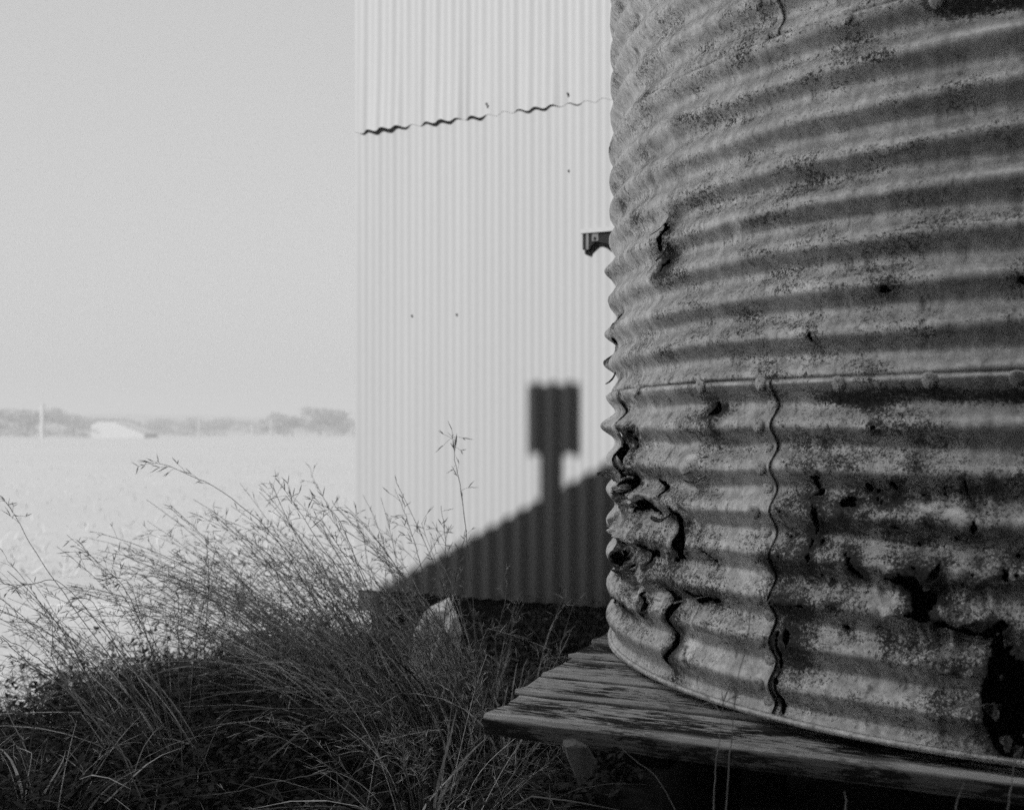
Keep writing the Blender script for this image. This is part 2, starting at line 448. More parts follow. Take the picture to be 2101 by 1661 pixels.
# ------------------------------------------------------------------ barn behind the camera whose shadow lies on wall, tank and grass
def build_barn():
    D = 6.6
    tanE = math.tan(R_(SUN_EL)); phi = R_(SUN_AZ) - math.atan2(nv[0], nv[1])
    side = D*math.tan(phi); rise = D/math.cos(phi)*tanE
    s1, z1 = wall_sz(800, 1192); s2, z2 = wall_sz(1240, 952)
    k = (z2-z1)/(s2-s1)
    def line(s): return z1 + k*(s-s1) + rise
    o = W - nv*D - rv*side            # local origin below which everything is stated in wall coordinates s
    base = np.array([o[0], o[1], GROUND])
    t = empty('gabled_barn', tuple(base), 'dark gabled barn behind the camera throwing the stepped roof shadow on the wall', 'barn')
    t.rotation_euler = (0, 0, YAW)
    sl_, sa = 0.10, 8.0; sr = 2*sa - sl_  # unseen gable carried wider and higher to the right, to block more sky
    g = -GROUND
    def zz(s): return (line(s) if s <= sa else line(2*sa-s)) + g
    L = -9.0
    prof = [(sl_, 0), (sr, 0), (sr, zz(sr)-0.05), (sa, zz(sa)-0.05), (sl_, zz(sl_)-0.05)]
    V = [(x, -0.25, z) for x, z in prof] + [(x, L, z) for x, z in prof]
    Q = [(0,1,2,3,4), (9,8,7,6,5), (5,0,4,9), (1,6,7,2), (6,1,0,5)]
    link('wall', pyd('wall', V, Q), M['barn'], t)
    for a, b in ((sl_-0.0, sa), (sa, sr)):
        za, zb_ = zz(a), zz(b)
        V = [(a,0,za),(b,0,zb_),(b,L-0.3,zb_),(a,L-0.3,za)]; V += [(x,y,z-0.045) for x,y,z in V]
        link('roof', pyd('roof', V, [(0,1,2,3)[::-1],(4,5,6,7),(0,4,5,1)[::-1],(1,5,6,2)[::-1],(2,6,7,3)[::-1],(3,7,4,0)[::-1]]), M['barnroof'], t)
    # flue pipe and cowl, standing a little behind the gable edge
    back = 0.4
    sf, zc0 = wall_sz(1131, 918); _, zc1 = wall_sz(1131, 802)
    sc, _ = wall_sz(1136, 900)
    dx = -back*math.tan(phi); dz = rise + back/math.cos(phi)*tanE + g
    link('flue_pipe', pyd('flue_pipe', *cyl(0.053, 0.053, zz(sf)-0.3, zc0+dz+0.05, 16, sf+dx, -back)), M['barnroof'], t)
    link('cowl', boxmesh('cowl', sc+dx-0.122, sc+dx+0.122, -back-0.03, -back+0.03, zc0+dz-0.012, zc1+dz+0.012), M['barnroof'], t)
build_barn()

# ------------------------------------------------------------------ the tank
TC = np.array([1.347, 2.67]); TR = 1.10; TA = 0.0105
def zr(k): return CAMZ + k*PITCH           # height of k corrugations above the eye
ZBOT = CAMZ - 0.511; ZSEAM = zr(1.22); ZSEAM2 = zr(9.22)
PIN_RG = np.random.default_rng(5)
def on_tank(px, py, r=TR):
    dx, dy, dz = (px-1050.5)/F, 1.0, -(py-HOR)/F
    a = dx*dx+dy*dy; b = -2*(dx*TC[0]+dy*TC[1]); c = TC@TC - r*r
    disc = b*b-4*a*c
    t = (-b - math.sqrt(max(disc, 0)))/(2*a)
    x, y = dx*t, dy*t
    return (math.atan2(y-TC[1], x-TC[0]) % (2*math.pi))*TR, CAMZ+dz*t, t
def pxm(px): # metres per photo pixel on the tank there
    return on_tank(px, HOR)[2]/F

STROKES = [  # tears and holes in the bottom course: (x, y, half width) in photo pixels, carried onto the tank's skin
    [(1284,832,3),(1290,862,6),(1288,905,8),(1284,940,12),(1279,972,6)], [(1284,996,6),(1302,994,13),(1310,1006,7)],
    [(1318,1046,4),(1336,1034,8),(1352,1040,6),(1362,1052,3)],
    [(1388,1050,7),(1402,1072,15),(1408,1105,13),(1402,1135,9),(1384,1148,4)],
    [(1272,1138,4),(1286,1147,8),(1302,1156,7)], [(1322,1166,5),(1328,1190,4)],
    [(1372,1206,3),(1389,1232,8),(1383,1268,8),(1388,1300,8),(1391,1328,5),(1378,1355,3),(1386,1374,2)],
    [(1415,1214,5),(1440,1226,7),(1475,1231,4)],
    [(1676,982,4),(1683,1008,5),(1668,1022,5),(1680,1040,3),(1688,1065,7),(1680,1085,6),(1669,1110,4),(1664,1140,4),(1670,1160,3)],
    [(1742,1030,11),(1752,1030,12)], [(1735,1052,3),(1732,1060,2)],
    [(1982,985,4),(1985,1015,4),(1998,1040,3)], [(2002,1070,4),(1999,1092,3)],
    [(1822,1186,3),(1855,1188,11),(1884,1204,22),(1902,1228,24),(1896,1256,13)],
    [(1915,1190,8),(1932,1172,6),(1937,1154,3)], [(1910,1262,6),(1950,1282,7),(1990,1296,8),(2030,1298,9),(2062,1280,7)],
    [(1752,1146,4),(1756,1166,6),(1774,1184,5)],
    [(2052,1308,9),(2048,1345,16),(2044,1385,20),(2046,1430,30),(2058,1470,38),(2064,1505,38),(2074,1530,34)],
    [(2078,1340,18),(2086,1400,30),(2092,1470,34)],
    [(1612,1286,3),(1624,1308,7),(1630,1318,4)],
    [(1470,828,5),(1474,842,6),(1462,850,3)], [(1472,860,3),(1473,876,3)],
    [(2064,1170,6),(2066,1186,4)], [(1582,1136,2),(1594,1150,3),(1588,1166,2)], [(1604,1240,5),(1640,1244,5),(1655,1240,2)],
    [(1262,1230,2),(1280,1238,3),(1300,1252,2)], [(1268,1088,5),(1276,1106,6)], [(1338,1118,4),(1358,1134,6),(1350,1160,4)], [(1310,878,3),(1317,915,3)], [(1330,1212,4),(1346,1240,4),(1340,1262,3)],
    [(1352,985,2),(1372,1000,4),(1366,1018,3)], [(1455,1130,2),(1470,1150,3)],
]
for _ in range(70):
    STROKES.append([(float(np.clip(PIN_RG.normal(1880, 150), 1610, 2090)), float(np.clip(PIN_RG.normal(1110, 110), 830, 1400)), float(PIN_RG.uniform(0.8, 3.2)))])
STROKES_MID = [[(2084,573,2),(2094,575,4),(2110,579,6)], [(1811,598,2),(1820,594,7),(1830,598,3)],
    [(1370,455,2),(1376,470,3),(1366,492,4),(1362,512,3)], [(1364,545,2),(1372,536,3),(1362,560,2)], [(1262,700,3),(1256,730,4)],
    [(1264,660,4),(1272,650,3)], [(1668,684,1),(1671,700,2)]]
DENTS = [  # (x, y, radius px, depth m, + outward)
    (1430,935,22,0.016),(1425,975,24,0.014),(1440,1005,14,-0.012),(1520,940,50,-0.007),(1330,1090,40,0.012),(1380,1100,30,-0.012),
    (1290,1110,26,0.018),(1275,1060,24,0.014),(1350,1200,34,0.010),(1420,1260,36,-0.010),(1450,1270,30,0.012),(1905,1290,50,0.010),(1900,1180,50,0.012),
    (1300,870,30,0.012),(1265,870,24,0.022),(1268,960,24,0.016),(1640,870,60,-0.004),(1500,1350,70,0.006),(1290,1180,40,0.012),(1330,1290,60,0.010),
    (1700,930,60,0.004),(2000,1240,60,0.010),(1985,1360,50,-0.01),(1260,560,22,0.012),(1262,640,18,-0.010),(1258,690,18,0.012),(1258,750,18,0.012),
    (1365,460,26,0.013),(1362,530,20,0.010),(1340,365,16,-0.006),(1745,215,18,-0.004),(1500,465,22,-0.005),(1455,125,40,-0.005),(1420,690,22,0.004)]
FOLDS = [(1440,860,1600,885,0.004),(1300,860,1420,866,0.004)]

def polyline_field(A, Z, strokes):
    """min over strokes of (distance - half width), metres on the unrolled skin"""
    best = np.full(A.shape, 1.0)
    for st in strokes:
        pts = []
        for px, py, w in st:
            a, z, t = on_tank(px, py); 
            # px near the silhouette cover more skin sideways; keep widths as seen face-on
            pts.append((a, z, (2.3 if px < 1300 else 1.6 if px < 1345 else 1.25 if px < 1500 else 0.95)*w*t/F))
        if len(pts) == 1: pts = pts*2
        for (a0,z0,w0),(a1,z1,w1) in zip(pts[:-1], pts[1:]):
            da, dz = a1-a0, z1-z0; l2 = da*da+dz*dz+1e-12
            pad = max(w0, w1)+0.09
            m = (A > min(a0,a1)-pad)&(A < max(a0,a1)+pad)&(Z > min(z0,z1)-pad)&(Z < max(z0,z1)+pad)
            if not m.any(): continue
            u = np.clip(((A[m]-a0)*da+(Z[m]-z0)*dz)/l2, 0, 1)
            d = np.hypot(A[m]-a0-u*da, Z[m]-z0-u*dz) - (w0+(w1-w0)*u)
            best[m] = np.minimum(best[m], d)
    return best

CR = [on_tank(1300, 980), on_tank(1300, 1120), on_tank(1330, 1180), on_tank(1262, 620), on_tank(1270, 780), on_tank(1420, 1080), on_tank(1900, 1220), on_tank(2040,1420)]
CRW = [(0.12,0.16,0.015), (0.15,0.10,0.017), (0.11,0.06,0.013), (0.05,0.16,0.003), (0.05,0.06,0.005), (0.05,0.07,0.009), (0.09,0.05,0.007), (0.09,0.10,0.012)]

def skin(A, Z, course):
    """radius of the tank's skin at arc A, height Z"""
    zz = Z + 0.0035*vnoise(A*5, Z*5, 2)
    sh = -0.11 if course == 1 else -0.15*np.clip((Z-ZSEAM)/(ZSEAM2-ZSEAM), 0, 1) if course == 2 else 0.0
    r = TA*np.cos(2*math.pi*((zz-CAMZ)/PITCH - 0.24 - sh))
    zf = zr(-6.26+(-0.11 if course == 1 else 0))
    fl = np.clip((zf-Z)/(zf-ZBOT), 0, 1)
    flare = -TA + (TA+0.006)*fl**1.4
    r = np.where(Z < zf, flare, r)
    r = r + 0.0028*vnoise(A*4+3, Z*4, 21) + 0.0009*fbm(A*22, Z*22, 33, 4)
    for px, py, rad, dep in DENTS:
        a, z, t = on_tank(px, py); s = rad*t/F
        r = r + dep*np.exp(-((A-a)**2+(Z-z)**2)/(s*s)*1.1)
    for (a, z, _), (wa, wz, k) in zip(CR, CRW):
        g = np.exp(-((A-a)/wa)**2-((Z-z)/wz)**2)
        if g.max() > 0.01:
            n1 = 1-2*np.abs(vnoise(A*26+2*vnoise(A*14, Z*14, 8), Z*19, 41)); n2 = 1-2*np.abs(vnoise(A*60, Z*48, 47))
            r = r + g*k*(n1*0.9+n2*0.4)
    return r

def tank_sheet(a0, a1, z0, z1, cell, off, strokes, course, lip=True, edge_lift=None):
    na = max(2, int((a1-a0)/cell)); nz = max(2, int((z1-z0)/cell))
    A, Z = np.meshgrid(np.linspace(a0, a1, na), np.linspace(z0, z1, nz))
    if strokes:
        jag = 0.0026*fbm(A*150, Z*150, 77, 3) + 0.0042*vnoise(A*62, Z*62, 91)
        m = polyline_field(A, Z, strokes)
        d = m + jag
        ga = np.gradient(d, A[0,1]-A[0,0], axis=1); gzz = np.gradient(d, Z[1,0]-Z[0,0], axis=0)
        g2 = ga*ga+gzz*gzz+1e-6
        mv = (np.abs(d) < 0.7*cell*np.sqrt(g2)) & (g2 > 0.05)
        mv[[0,-1],:] = False; mv[:,[0,-1]] = False
        A = A - np.where(mv, d*ga/g2, 0); Z = Z - np.where(mv, d*gzz/g2, 0)
        d = np.where(mv, 0, d)
    else:
        d = np.full(A.shape, 1.0); m = d
    r = TR + skin(A, Z, course) + off
    if strokes:
        near = np.exp(-np.clip(m, 0, 1)/0.009)
        r = r + near*(0.006*vnoise(A*28, Z*28, 55) + 0.002)
    if course in (2, 3): r = r - 0.008*np.exp(-np.clip(Z-(z0+0.02), 0, 1)/0.007)   # tucked in behind the sheet below
    if lip:   # top edge turned out over the sheet above
        r = r + 0.0015*np.exp(-((Z-(z1-0.007))/0.004)**2) - 0.003*np.clip((Z-(z1-0.005))/0.005, 0, 1)**2 + 0.0015*vnoise(A*25, Z*0, 12)*np.clip((Z-(z1-0.03))/0.03, 0, 1)
    if edge_lift is not None: r = r + edge_lift(A, Z)
    X = TC[0] + r*np.cos(A/TR); Y = TC[1] + r*np.sin(A/TR)
    V = np.stack([X, Y, Z], -1).reshape(-1, 3)
    i = np.arange(A.size).reshape(A.shape)
    Q = np.stack([i[:-1,:-1], i[:-1,1:], i[1:,1:], i[1:,:-1]], -1).reshape(-1, 4)
    dm = d.reshape(-1)[Q].mean(1)
    Q = Q[dm > 0]
    used = np.zeros(len(V), bool); used[Q.ravel()] = True
    new = np.cumsum(used)-1
    me = fast_mesh('sheet', V[used]-np.array([TC[0], TC[1], ZBOT]), new[Q])
    # rust patches: round the tears, in drifting stains low on the tank, and in streaks
    low = np.clip((ZSEAM-Z)/0.5, 0, 1)
    rust_dark = np.clip(0.9*np.exp(-np.clip(m, 0, 1)/0.022), 0, 1) if strokes else np.zeros(A.shape)
    st = fbm(A*9, Z*6, 61, 4)
    if strokes:   # rust run down below the tears
        run = np.clip(0.55+0.9*vnoise(A*70, Z*5, 71), 0, 1)
        for dz_, w_ in ((0.022, 0.6), (0.045, 0.4)):
            rust_dark = np.maximum(rust_dark, w_*run*np.exp(-np.clip(polyline_field(A, Z+dz_, strokes), 0, 1)/0.016))
    right = np.clip((A-on_tank(1560, 1000)[0])/0.15, 0, 1)
    # dark band below the top edges of the courses, only towards the right
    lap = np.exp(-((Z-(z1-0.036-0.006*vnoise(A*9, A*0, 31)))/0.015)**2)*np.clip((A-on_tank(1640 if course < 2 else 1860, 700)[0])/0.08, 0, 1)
    if course in (1, 2): rust_dark = np.clip(rust_dark + 1.1*lap, 0, 1.3)
    rust_dark = np.clip(rust_dark + np.clip(st*0.9+0.05, 0, 1)*(0.25+0.55*low*right), 0, 1.2)
    pale = np.zeros(A.shape)
    for px, py, sx, sy in ((1905,1040,46,13),(1960,1048,30,9),(1436,936,12,8),(1420,1330,26,40),(1430,1270,10,30),(1320,1210,30,30)):
        a, z, t = on_tank(px, py); k = t/F
        pale = np.maximum(pale, np.exp(-(((A-a)/(sx*k))**2+((Z-z)/(sy*k))**2)**1.5))
    for nm, arr in (('rust_dark', rust_dark), ('pale', pale)):
        at_ = me.attributes.new(nm, 'FLOAT', 'POINT'); at_.data.foreach_set('value', arr.reshape(-1)[used].astype(np.float32))
    return me

tank = empty('water_tank', (TC[0], TC[1], ZBOT), 'large rusted corrugated iron water tank with torn skin on a plank stand', 'water tank')
A_L, A_R = R_(163)*TR, R_(247)*TR
A_SEAM = on_tank(1592, 1100)[0]; A_SEAM3 = on_tank(1600, 40)[0]
TWO = 2*math.pi*TR
def lift_low(A, Z):   # left sheet's edge has sprung open at the vertical seam, most near the bottom
    e = np.clip((A-(A_SEAM-0.012))/0.014, 0, 1)
    return e*(0.0012 + 0.005*np.clip((zr(-4.5)-Z)/0.15, 0, 1) + 0.003*np.clip(vnoise(A*0, Z*14, 5), 0, 1))
A_S2 = on_tank(1603, 1380)[0]
gapst = STROKES + [[(1600,1296,3),(1605,1330,5),(1601,1370,4),(1599,1400,4),(1603,1430,5),(1607,1462,5)]]
def sheet(*a, solid=0.0018, **k):
    o = link('sheet', tank_sheet(*a, **k), M['tank'], tank)
    if solid:
        md = o.modifiers.new('thickness', 'SOLIDIFY'); md.thickness = solid; md.offset = -1; md.use_quality_normals = False
    return o
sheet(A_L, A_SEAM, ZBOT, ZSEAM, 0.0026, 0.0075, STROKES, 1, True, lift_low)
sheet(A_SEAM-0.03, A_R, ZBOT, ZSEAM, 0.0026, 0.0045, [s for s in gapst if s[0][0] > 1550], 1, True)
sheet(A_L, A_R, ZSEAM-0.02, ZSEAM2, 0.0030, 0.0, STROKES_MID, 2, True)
sheet(A_L, A_SEAM3, ZSEAM2-0.02, zr(17.2), 0.0048, -0.0028, None, 3, False, lambda A, Z: 0.0022*np.clip((A-(A_SEAM3-0.012))/0.012, 0, 1))
sheet(A_SEAM3-0.03, A_R, ZSEAM2-0.02, zr(17.2), 0.0048, -0.0055, None, 3, False)
for z0, z1, o_ in ((ZBOT, ZSEAM, 0.003), (ZSEAM-0.02, ZSEAM2, 0.0), (ZSEAM2-0.02, zr(17.2), -0.003)):
    am = (A_R + A_L + TWO)/2
    sheet(A_R-0.02, am, z0, z1, 0.014, o_, None, 0, False, solid=0)
    sheet(am-0.02, A_L+TWO+0.02, z0, z1, 0.014, o_+0.0015, None, 0, False, solid=0)
# bottom rim: rolled bead that sits on the planks
def torus(R0, r0, z, n=160, m=8):
    V = []; Q = []
    for i in range(n):
        a = 2*math.pi*i/n; rr = R0 + 0.004*math.sin(5*a+1)
        for j in range(m):
            b = 2*math.pi*j/m; V.append(((rr+r0*math.cos(b))*math.cos(a), (rr+r0*math.cos(b))*math.sin(a), z+r0*math.sin(b)))
    for i in range(n):
        for j in range(m):
            i2, j2 = (i+1) % n, (j+1) % m; Q.append((i*m+j, i2*m+j, i2*m+j2, i*m+j2))
    return V, Q
link('bottom_bead', pyd('bottom_bead', *torus(TR+0.011, 0.0065, 0.004), True), M['tank'], tank)
link('floor', pyd('floor', *cyl(TR-0.03, TR-0.03, -0.001, 0.006, 64)), M['timber_dark'], tank)
HT = zr(17.2)-ZBOT
v, q = cyl(TR+0.03, 0.12, HT-0.02, HT+0.28, 64)
link('roof', pyd('roof', v, q, False), M['tank'], tank)

# rivets and solder blobs
def rivet_mesh(r, h):
    V = [(0, 0, h)]; Q = []; n = 14
    rings = ((0.45, 0.95), (0.85, 0.75), (1.0, 0.25), (1.05, -0.4))
    for k, (f, g) in enumerate(rings):
        for i in range(n):
            a = 2*math.pi*i/n; w = 1+0.06*math.sin(3*a+1)
            V.append((r*f*w*math.cos(a), r*f*w*math.sin(a), h*g))
    for i in range(n): Q.append((0, 1+i, 1+(i+1) % n))
    for k in range(len(rings)-1):
        for i in range(n):
            a = 1+k*n; Q.append((a+i, a+n+i, a+n+(i+1) % n, a+(i+1) % n))
    me = pyd('rivet', V, Q, True)
    at_ = me.attributes.new('rust_dark', 'FLOAT', 'POINT'); at_.data.foreach_set('value', np.full(len(V), 0.32, np.float32))
    return me
rivet0 = rivet_mesh(0.0130, 0.0028); rivet1 = rivet_mesh(0.0132, 0.0022)
from mathutils import Vector, Matrix
def radius_at(a, z, off): 
    return TR + float(skin(np.array([[a]]), np.array([[z]]), 1 if z < ZSEAM else 2 if z < ZSEAM2 else 3)[0, 0]) + off
def put_rivet(px, py, off, me):
    a, z, t = on_tank(px, py, TR+off)
    r = radius_at(a, z, off); e = 0.004
    rz_ = (radius_at(a, z+e, off)-radius_at(a, z-e, off))/(2*e)
    th = a/TR
    nrm = Vector((math.cos(th), math.sin(th), -rz_)).normalized()
    p = Vector((r*math.cos(th), r*math.sin(th), z-ZBOT)) + nrm*0.0008
    o = link('rivet', me, M['tank'], tank)
    o.rotation_mode = 'QUATERNION'; o.rotation_quaternion = nrm.to_track_quat('Z', 'Y'); o.location = p
for px, py in ((1567,787),(1576,831),(1562,873),(1566,918),(1568,960),(1568,1002),(1556,1050),(1564,1092),(1555,1141),(1567,1180),(1561,1228),(1574,1264),(1568,1314),(1574,1355),(1565,1402),(1572,1440)):
    put_rivet(px, py, 0.0075, rivet0)
for px, py in ((1447,793),(1320,800)): put_rivet(px, py, 0.0075, rivet0)
for px, py in ((1725,787),(1912,780),(2090,776)): put_rivet(px, py, 0.0045, rivet1)
for px, py in ((1572,88),(1743,40),(1925,4)): put_rivet(px, py, 0.0, rivet0)
for px, py in ((1575,45),(1560,10)): put_rivet(px, py, -0.0028, rivet1)

# curled scraps of torn skin
def flap(px, py, ang, L, w, curl, off, seed):
    a, z, t = on_tank(px, py); th = a/TR; r = TR + off
    n = 14; V = []; rg = np.random.default_rng(seed)
    rad = np.array([math.cos(th), math.sin(th), 0]); tan = np.array([-math.sin(th), math.cos(th), 0]); up = np.array([0, 0, 1.0])
    d = tan*math.cos(ang)+up*math.sin(ang); sd = -tan*math.sin(ang)+up*math.cos(ang)
    p = np.array([r*math.cos(th), r*math.sin(th), z-ZBOT]); q = 0.2
    for i in range(n):
        f = i/(n-1); ww = w*(1-0.75*f**1.5)*(1+0.35*(rg.random()-0.5))
        for s in (-1, -0.33, 0.33, 1):
            V.append(p + sd*ww*s*(1+0.3*(rg.random()-0.5)) + rad*0.003*(s*s))
        q += curl/n
        p = p + (d*math.cos(q)+rad*math.sin(q))*L/n
    Q = [(i*4+j, i*4+j+1, i*4+5+j, i*4+4+j) for i in range(n-1) for j in range(3)]
    me = pyd('torn_flap', V, Q, True)
    at_ = me.attributes.new('rust_dark', 'FLOAT', 'POINT'); at_.data.foreach_set('value', np.full(len(V), 1.0 if px > 1800 else 0.5, np.float32))
    o = link('torn_flap', me, M['tank'], tank)
    md = o.modifiers.new('thickness', 'SOLIDIFY'); md.thickness = 0.0015
for k, a in enumerate([(1278,985,2.6,0.07,0.012,1.8,0.004), (1300,1010,0.6,0.07,0.012,2.2,0.0),
    (1284,1095,1.4,0.04,0.010,3.0,0.002), (1392,1140,0.9,0.05,0.011,2.0,0.0), (1374,1050,-1.1,0.06,0.015,2.4,0.0), (1428,940,-1.5,0.075,0.015,1.6,0.004),
    (1452,965,-1.9,0.06,0.010,1.9,0.004), (1376,440,-1.5,0.065,0.018,1.0,0.008), (1372,500,-1.45,0.05,0.009,0.8,0.004), (1905,1186,-1.3,0.03,0.012,1.2,0.004),
    (2052,1455,2.9,0.04,0.008,1.2,-0.004), (2062,1510,-1.3,0.03,0.010,0.8,-0.006), (2030,1450,-0.6,0.04,0.010,1.5,0.0), (2088,1530,-1.5,0.03,0.008,0.6,-0.006), (2082,1322,-0.5,0.06,0.016,0.6,0.0),
    (1325,1200,1.7,0.05,0.008,1.6,0.002),(1300,1165,-1.5,0.05,0.010,2.0,0.002),(1266,765,-1.3,0.04,0.010,1.0,0.002)]):
    flap(*a, seed=100+k)

# ------------------------------------------------------------------ plank stand
P0 = np.array([-0.045, 2.09, 0.0]); PTOP = ZBOT - 0.004; PTH = 0.041
stand = empty('plank_stand', (P0[0], P0[1], GROUND), 'low weathered timber plank stand under the rusty tank', 'tank stand')
stand.rotation_euler = (0, 0, YAW)
def plank_mesh(u0, u1, v0, v1, dz, seed, rough=1.0):
    rg = np.random.default_rng(seed)
    nx = 90; us = u0 + (u1-u0)*np.linspace(0, 1, nx)**1.5
    w = v1-v0; m = 9
    prof = [(v0+0.003+(w-0.006)*j/(m-1), PTH+0.004*(abs(2*j/(m-1)-1)**2-1)) for j in range(m)] + [(v1-0.001, PTH-0.006), (v1, PTH*0.5), (v1-0.002, 0.002), (v0+0.002, 0.002), (v0, PTH*0.25), (v0-0.001, PTH*0.55), (v0-0.0005, PTH-0.011), (v0, PTH-0.006)]
    k = len(prof); V = np.zeros((nx, k, 3))
    for j, (pv, pz) in enumerate(prof):
        e = 0.0018*fbm(us*9, us*0+pv*40, seed, 4) ; e2 = 0.0012*fbm(us*14, us*0+j*3.1, seed+9, 4)
        V[:, j, 0] = us + (0.006*rg.random() if True else 0)*np.linspace(1, 0, nx); V[:, j, 1] = pv+e*rough*(1 if (pv < v0+0.01 or pv > v1-0.01) else 0.3); V[:, j, 2] = pz+e2*rough+dz
    i = np.arange(nx*k).reshape(nx, k); i2 = np.roll(i, -1, axis=1)
    Q = np.stack([i[:-1], i[1:], i2[1:], i2[:-1]], -1).reshape(-1, 4).tolist()
    Q += [list(range(k))[::1], [(nx-1)*k+j for j in range(k)][::-1]]
    V = V.reshape(-1, 3)
    me = pyd('plank', V, [q[::-1] for q in Q])
    wr = np.zeros((nx, k)); wr[:, [0, k-1]] = 1.0; wr[:, 1] = 0.45; wr[:, m-1] = 0.8; wr[:, m-2] = 0.2  # highlight painted along the top edges of each plank
    ub = np.zeros((nx, k)); ub[:, m:k-1] = 1.0  # painted shade on sides and underside, so the gaps between boards show
    at2 = me.attributes.new('side_shade', 'FLOAT', 'POINT'); at2.data.foreach_set('value', ub.reshape(-1).astype(np.float32))
    wr *= np.clip(0.65+0.6*fbm(us*5, us*0+seed, seed, 3), 0, 1)[:, None]
    at_ = me.attributes.new('edge_highlight', 'FLOAT', 'POINT'); at_.data.foreach_set('value', wr.reshape(-1).astype(np.float32))
    return me
edges = [0.0, 0.189, 0.341, 0.538, 0.72, 0.88, 1.05, 1.22, 1.40, 1.57, 1.75, 1.92, 2.08, 2.2]
ends = [-0.016, -0.040, -0.050, -0.070, -0.085, -0.098, -0.11, -0.10, -0.09, -0.1, -0.1, -0.1, -0.1]
for i in range(13):
    a, b = edges[i], edges[i+1]
    z0 = PTOP-PTH-GROUND - (0.013, 0.009, 0.005, 0.002, 0.0)[min(i, 4)]
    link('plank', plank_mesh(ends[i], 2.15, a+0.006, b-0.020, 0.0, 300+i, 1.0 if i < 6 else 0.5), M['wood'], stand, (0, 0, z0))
for u in (0.22, 1.05, 1.95):
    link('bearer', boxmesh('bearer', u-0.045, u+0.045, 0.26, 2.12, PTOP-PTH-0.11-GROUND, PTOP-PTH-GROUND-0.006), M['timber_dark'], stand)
def stump_mesh(r, h, seed):
    V = []; Q = []; n = 20; m = 6
    for k in range(m):
        for i in range(n):
            a = 2*math.pi*i/n
            rr = r*(1+0.10*float(vnoise(np.array(3*math.cos(a)), np.array(3*math.sin(a)), seed))+0.04*float(vnoise(np.array(9*a), np.array(k*0.7), seed+1)))*(1.08-0.10*k/(m-1))
            V.append((rr*math.cos(a), rr*math.sin(a), -0.05+(h+0.05)*k/(m-1)))
    for k in range(m-1):
        for i in range(n): j = (i+1) % n; Q.append((k*n+i, k*n+j, (k+1)*n+j, (k+1)*n+i))
    Q.append(tuple(range((m-1)*n, m*n)))
    return pyd('stump', V, Q, True)
for k, (u, v) in enumerate(((0.22, 0.62), (1.05, 0.36), (1.95, 0.36), (0.22, 1.1), (1.05, 1.1), (1.95, 1.1), (0.22, 1.95), (1.05, 1.95), (1.95, 1.95))):
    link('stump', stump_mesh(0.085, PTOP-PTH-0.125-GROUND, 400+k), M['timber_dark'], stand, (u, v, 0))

def split_prop():   # wedge of split wood leaning under the front board
    Y = 1.985; pts = [(1150,1528),(1186,1526),(1206,1536),(1224,1572),(1220,1596),(1192,1614),(1176,1592),(1162,1552)]
    V = []; n = len(pts)
    for k, (dy, sc) in enumerate(((0.0, 0.82), (0.014, 1.0), (0.05, 0.9))):
        for px, py in pts:
            p = at(1186+(px-1186)*sc, py, Y) + np.array([0.004*math.sin(py), dy+0.0006*(px-1186)*0.6, 0])
            V.append(p)
    Q = [tuple(range(n))]
    for k in range(2): Q += [(k*n+i, (k+1)*n+i, (k+1)*n+(i+1) % n, k*n+(i+1) % n) for i in range(n)]
    Q.append(tuple(range(3*n-1, 2*n-1, -1)))
    c, s_ = math.cos(-YAW), math.sin(-YAW); o = np.array([P0[0], P0[1], GROUND]); W_ = []
    for p in V:
        d = p-o; W_.append((d[0]*c-d[1]*s_, d[0]*s_+d[1]*c, d[2]))
    link('split_prop', pyd('split_prop', W_, [q[::-1] for q in Q], False), M['stump'], stand)
split_prop()

# ------------------------------------------------------------------ grass, weeds
def tubes(P, R, sides=3):
    """P (N,n,3) centre lines, R (N,n) radii -> verts, quads"""
    Nn, n, _ = P.shape
    T = np.gradient(P, axis=1); T /= np.linalg.norm(T, axis=2, keepdims=True)+1e-9
    up = np.array([0.31, 0.87, 0.38]); S = np.cross(T, up); S /= np.linalg.norm(S, axis=2, keepdims=True)+1e-9
    B = np.cross(T, S)
    out = np.zeros((Nn, n, sides, 3))
    for k in range(sides):
        a = 2*math.pi*k/sides
        out[:, :, k] = P + (S*math.cos(a)+B*math.sin(a))*R[..., None]
    i = np.arange(Nn*n*sides).reshape(Nn, n, sides); i2 = np.roll(i, -1, axis=2)
    Q = np.stack([i[:, :-1], i2[:, :-1], i2[:, 1:], i[:, 1:]], -1).reshape(-1, 4)
    return out.reshape(-1, 3), Q

def ribbons(P, Wd, side):
    Nn, n, _ = P.shape
    V = np.stack([P - side[:, None]*Wd[..., None], P + side[:, None]*Wd[..., None]], 2)
    V[:, :, 1, 2] += Wd*0.35
    i = np.arange(Nn*n*2).reshape(Nn, n, 2)
    Q = np.stack([i[:, :-1, 0], i[:, :-1, 1], i[:, 1:, 1], i[:, 1:, 0]], -1).reshape(-1, 4)
    return V.reshape(-1, 3), Q

def join(parts):
    V = []; Q = []; b = 0
    for v, q in parts:
        V.append(v); Q.append(q+b); b += len(v)
    return np.concatenate(V), np.concatenate(Q)

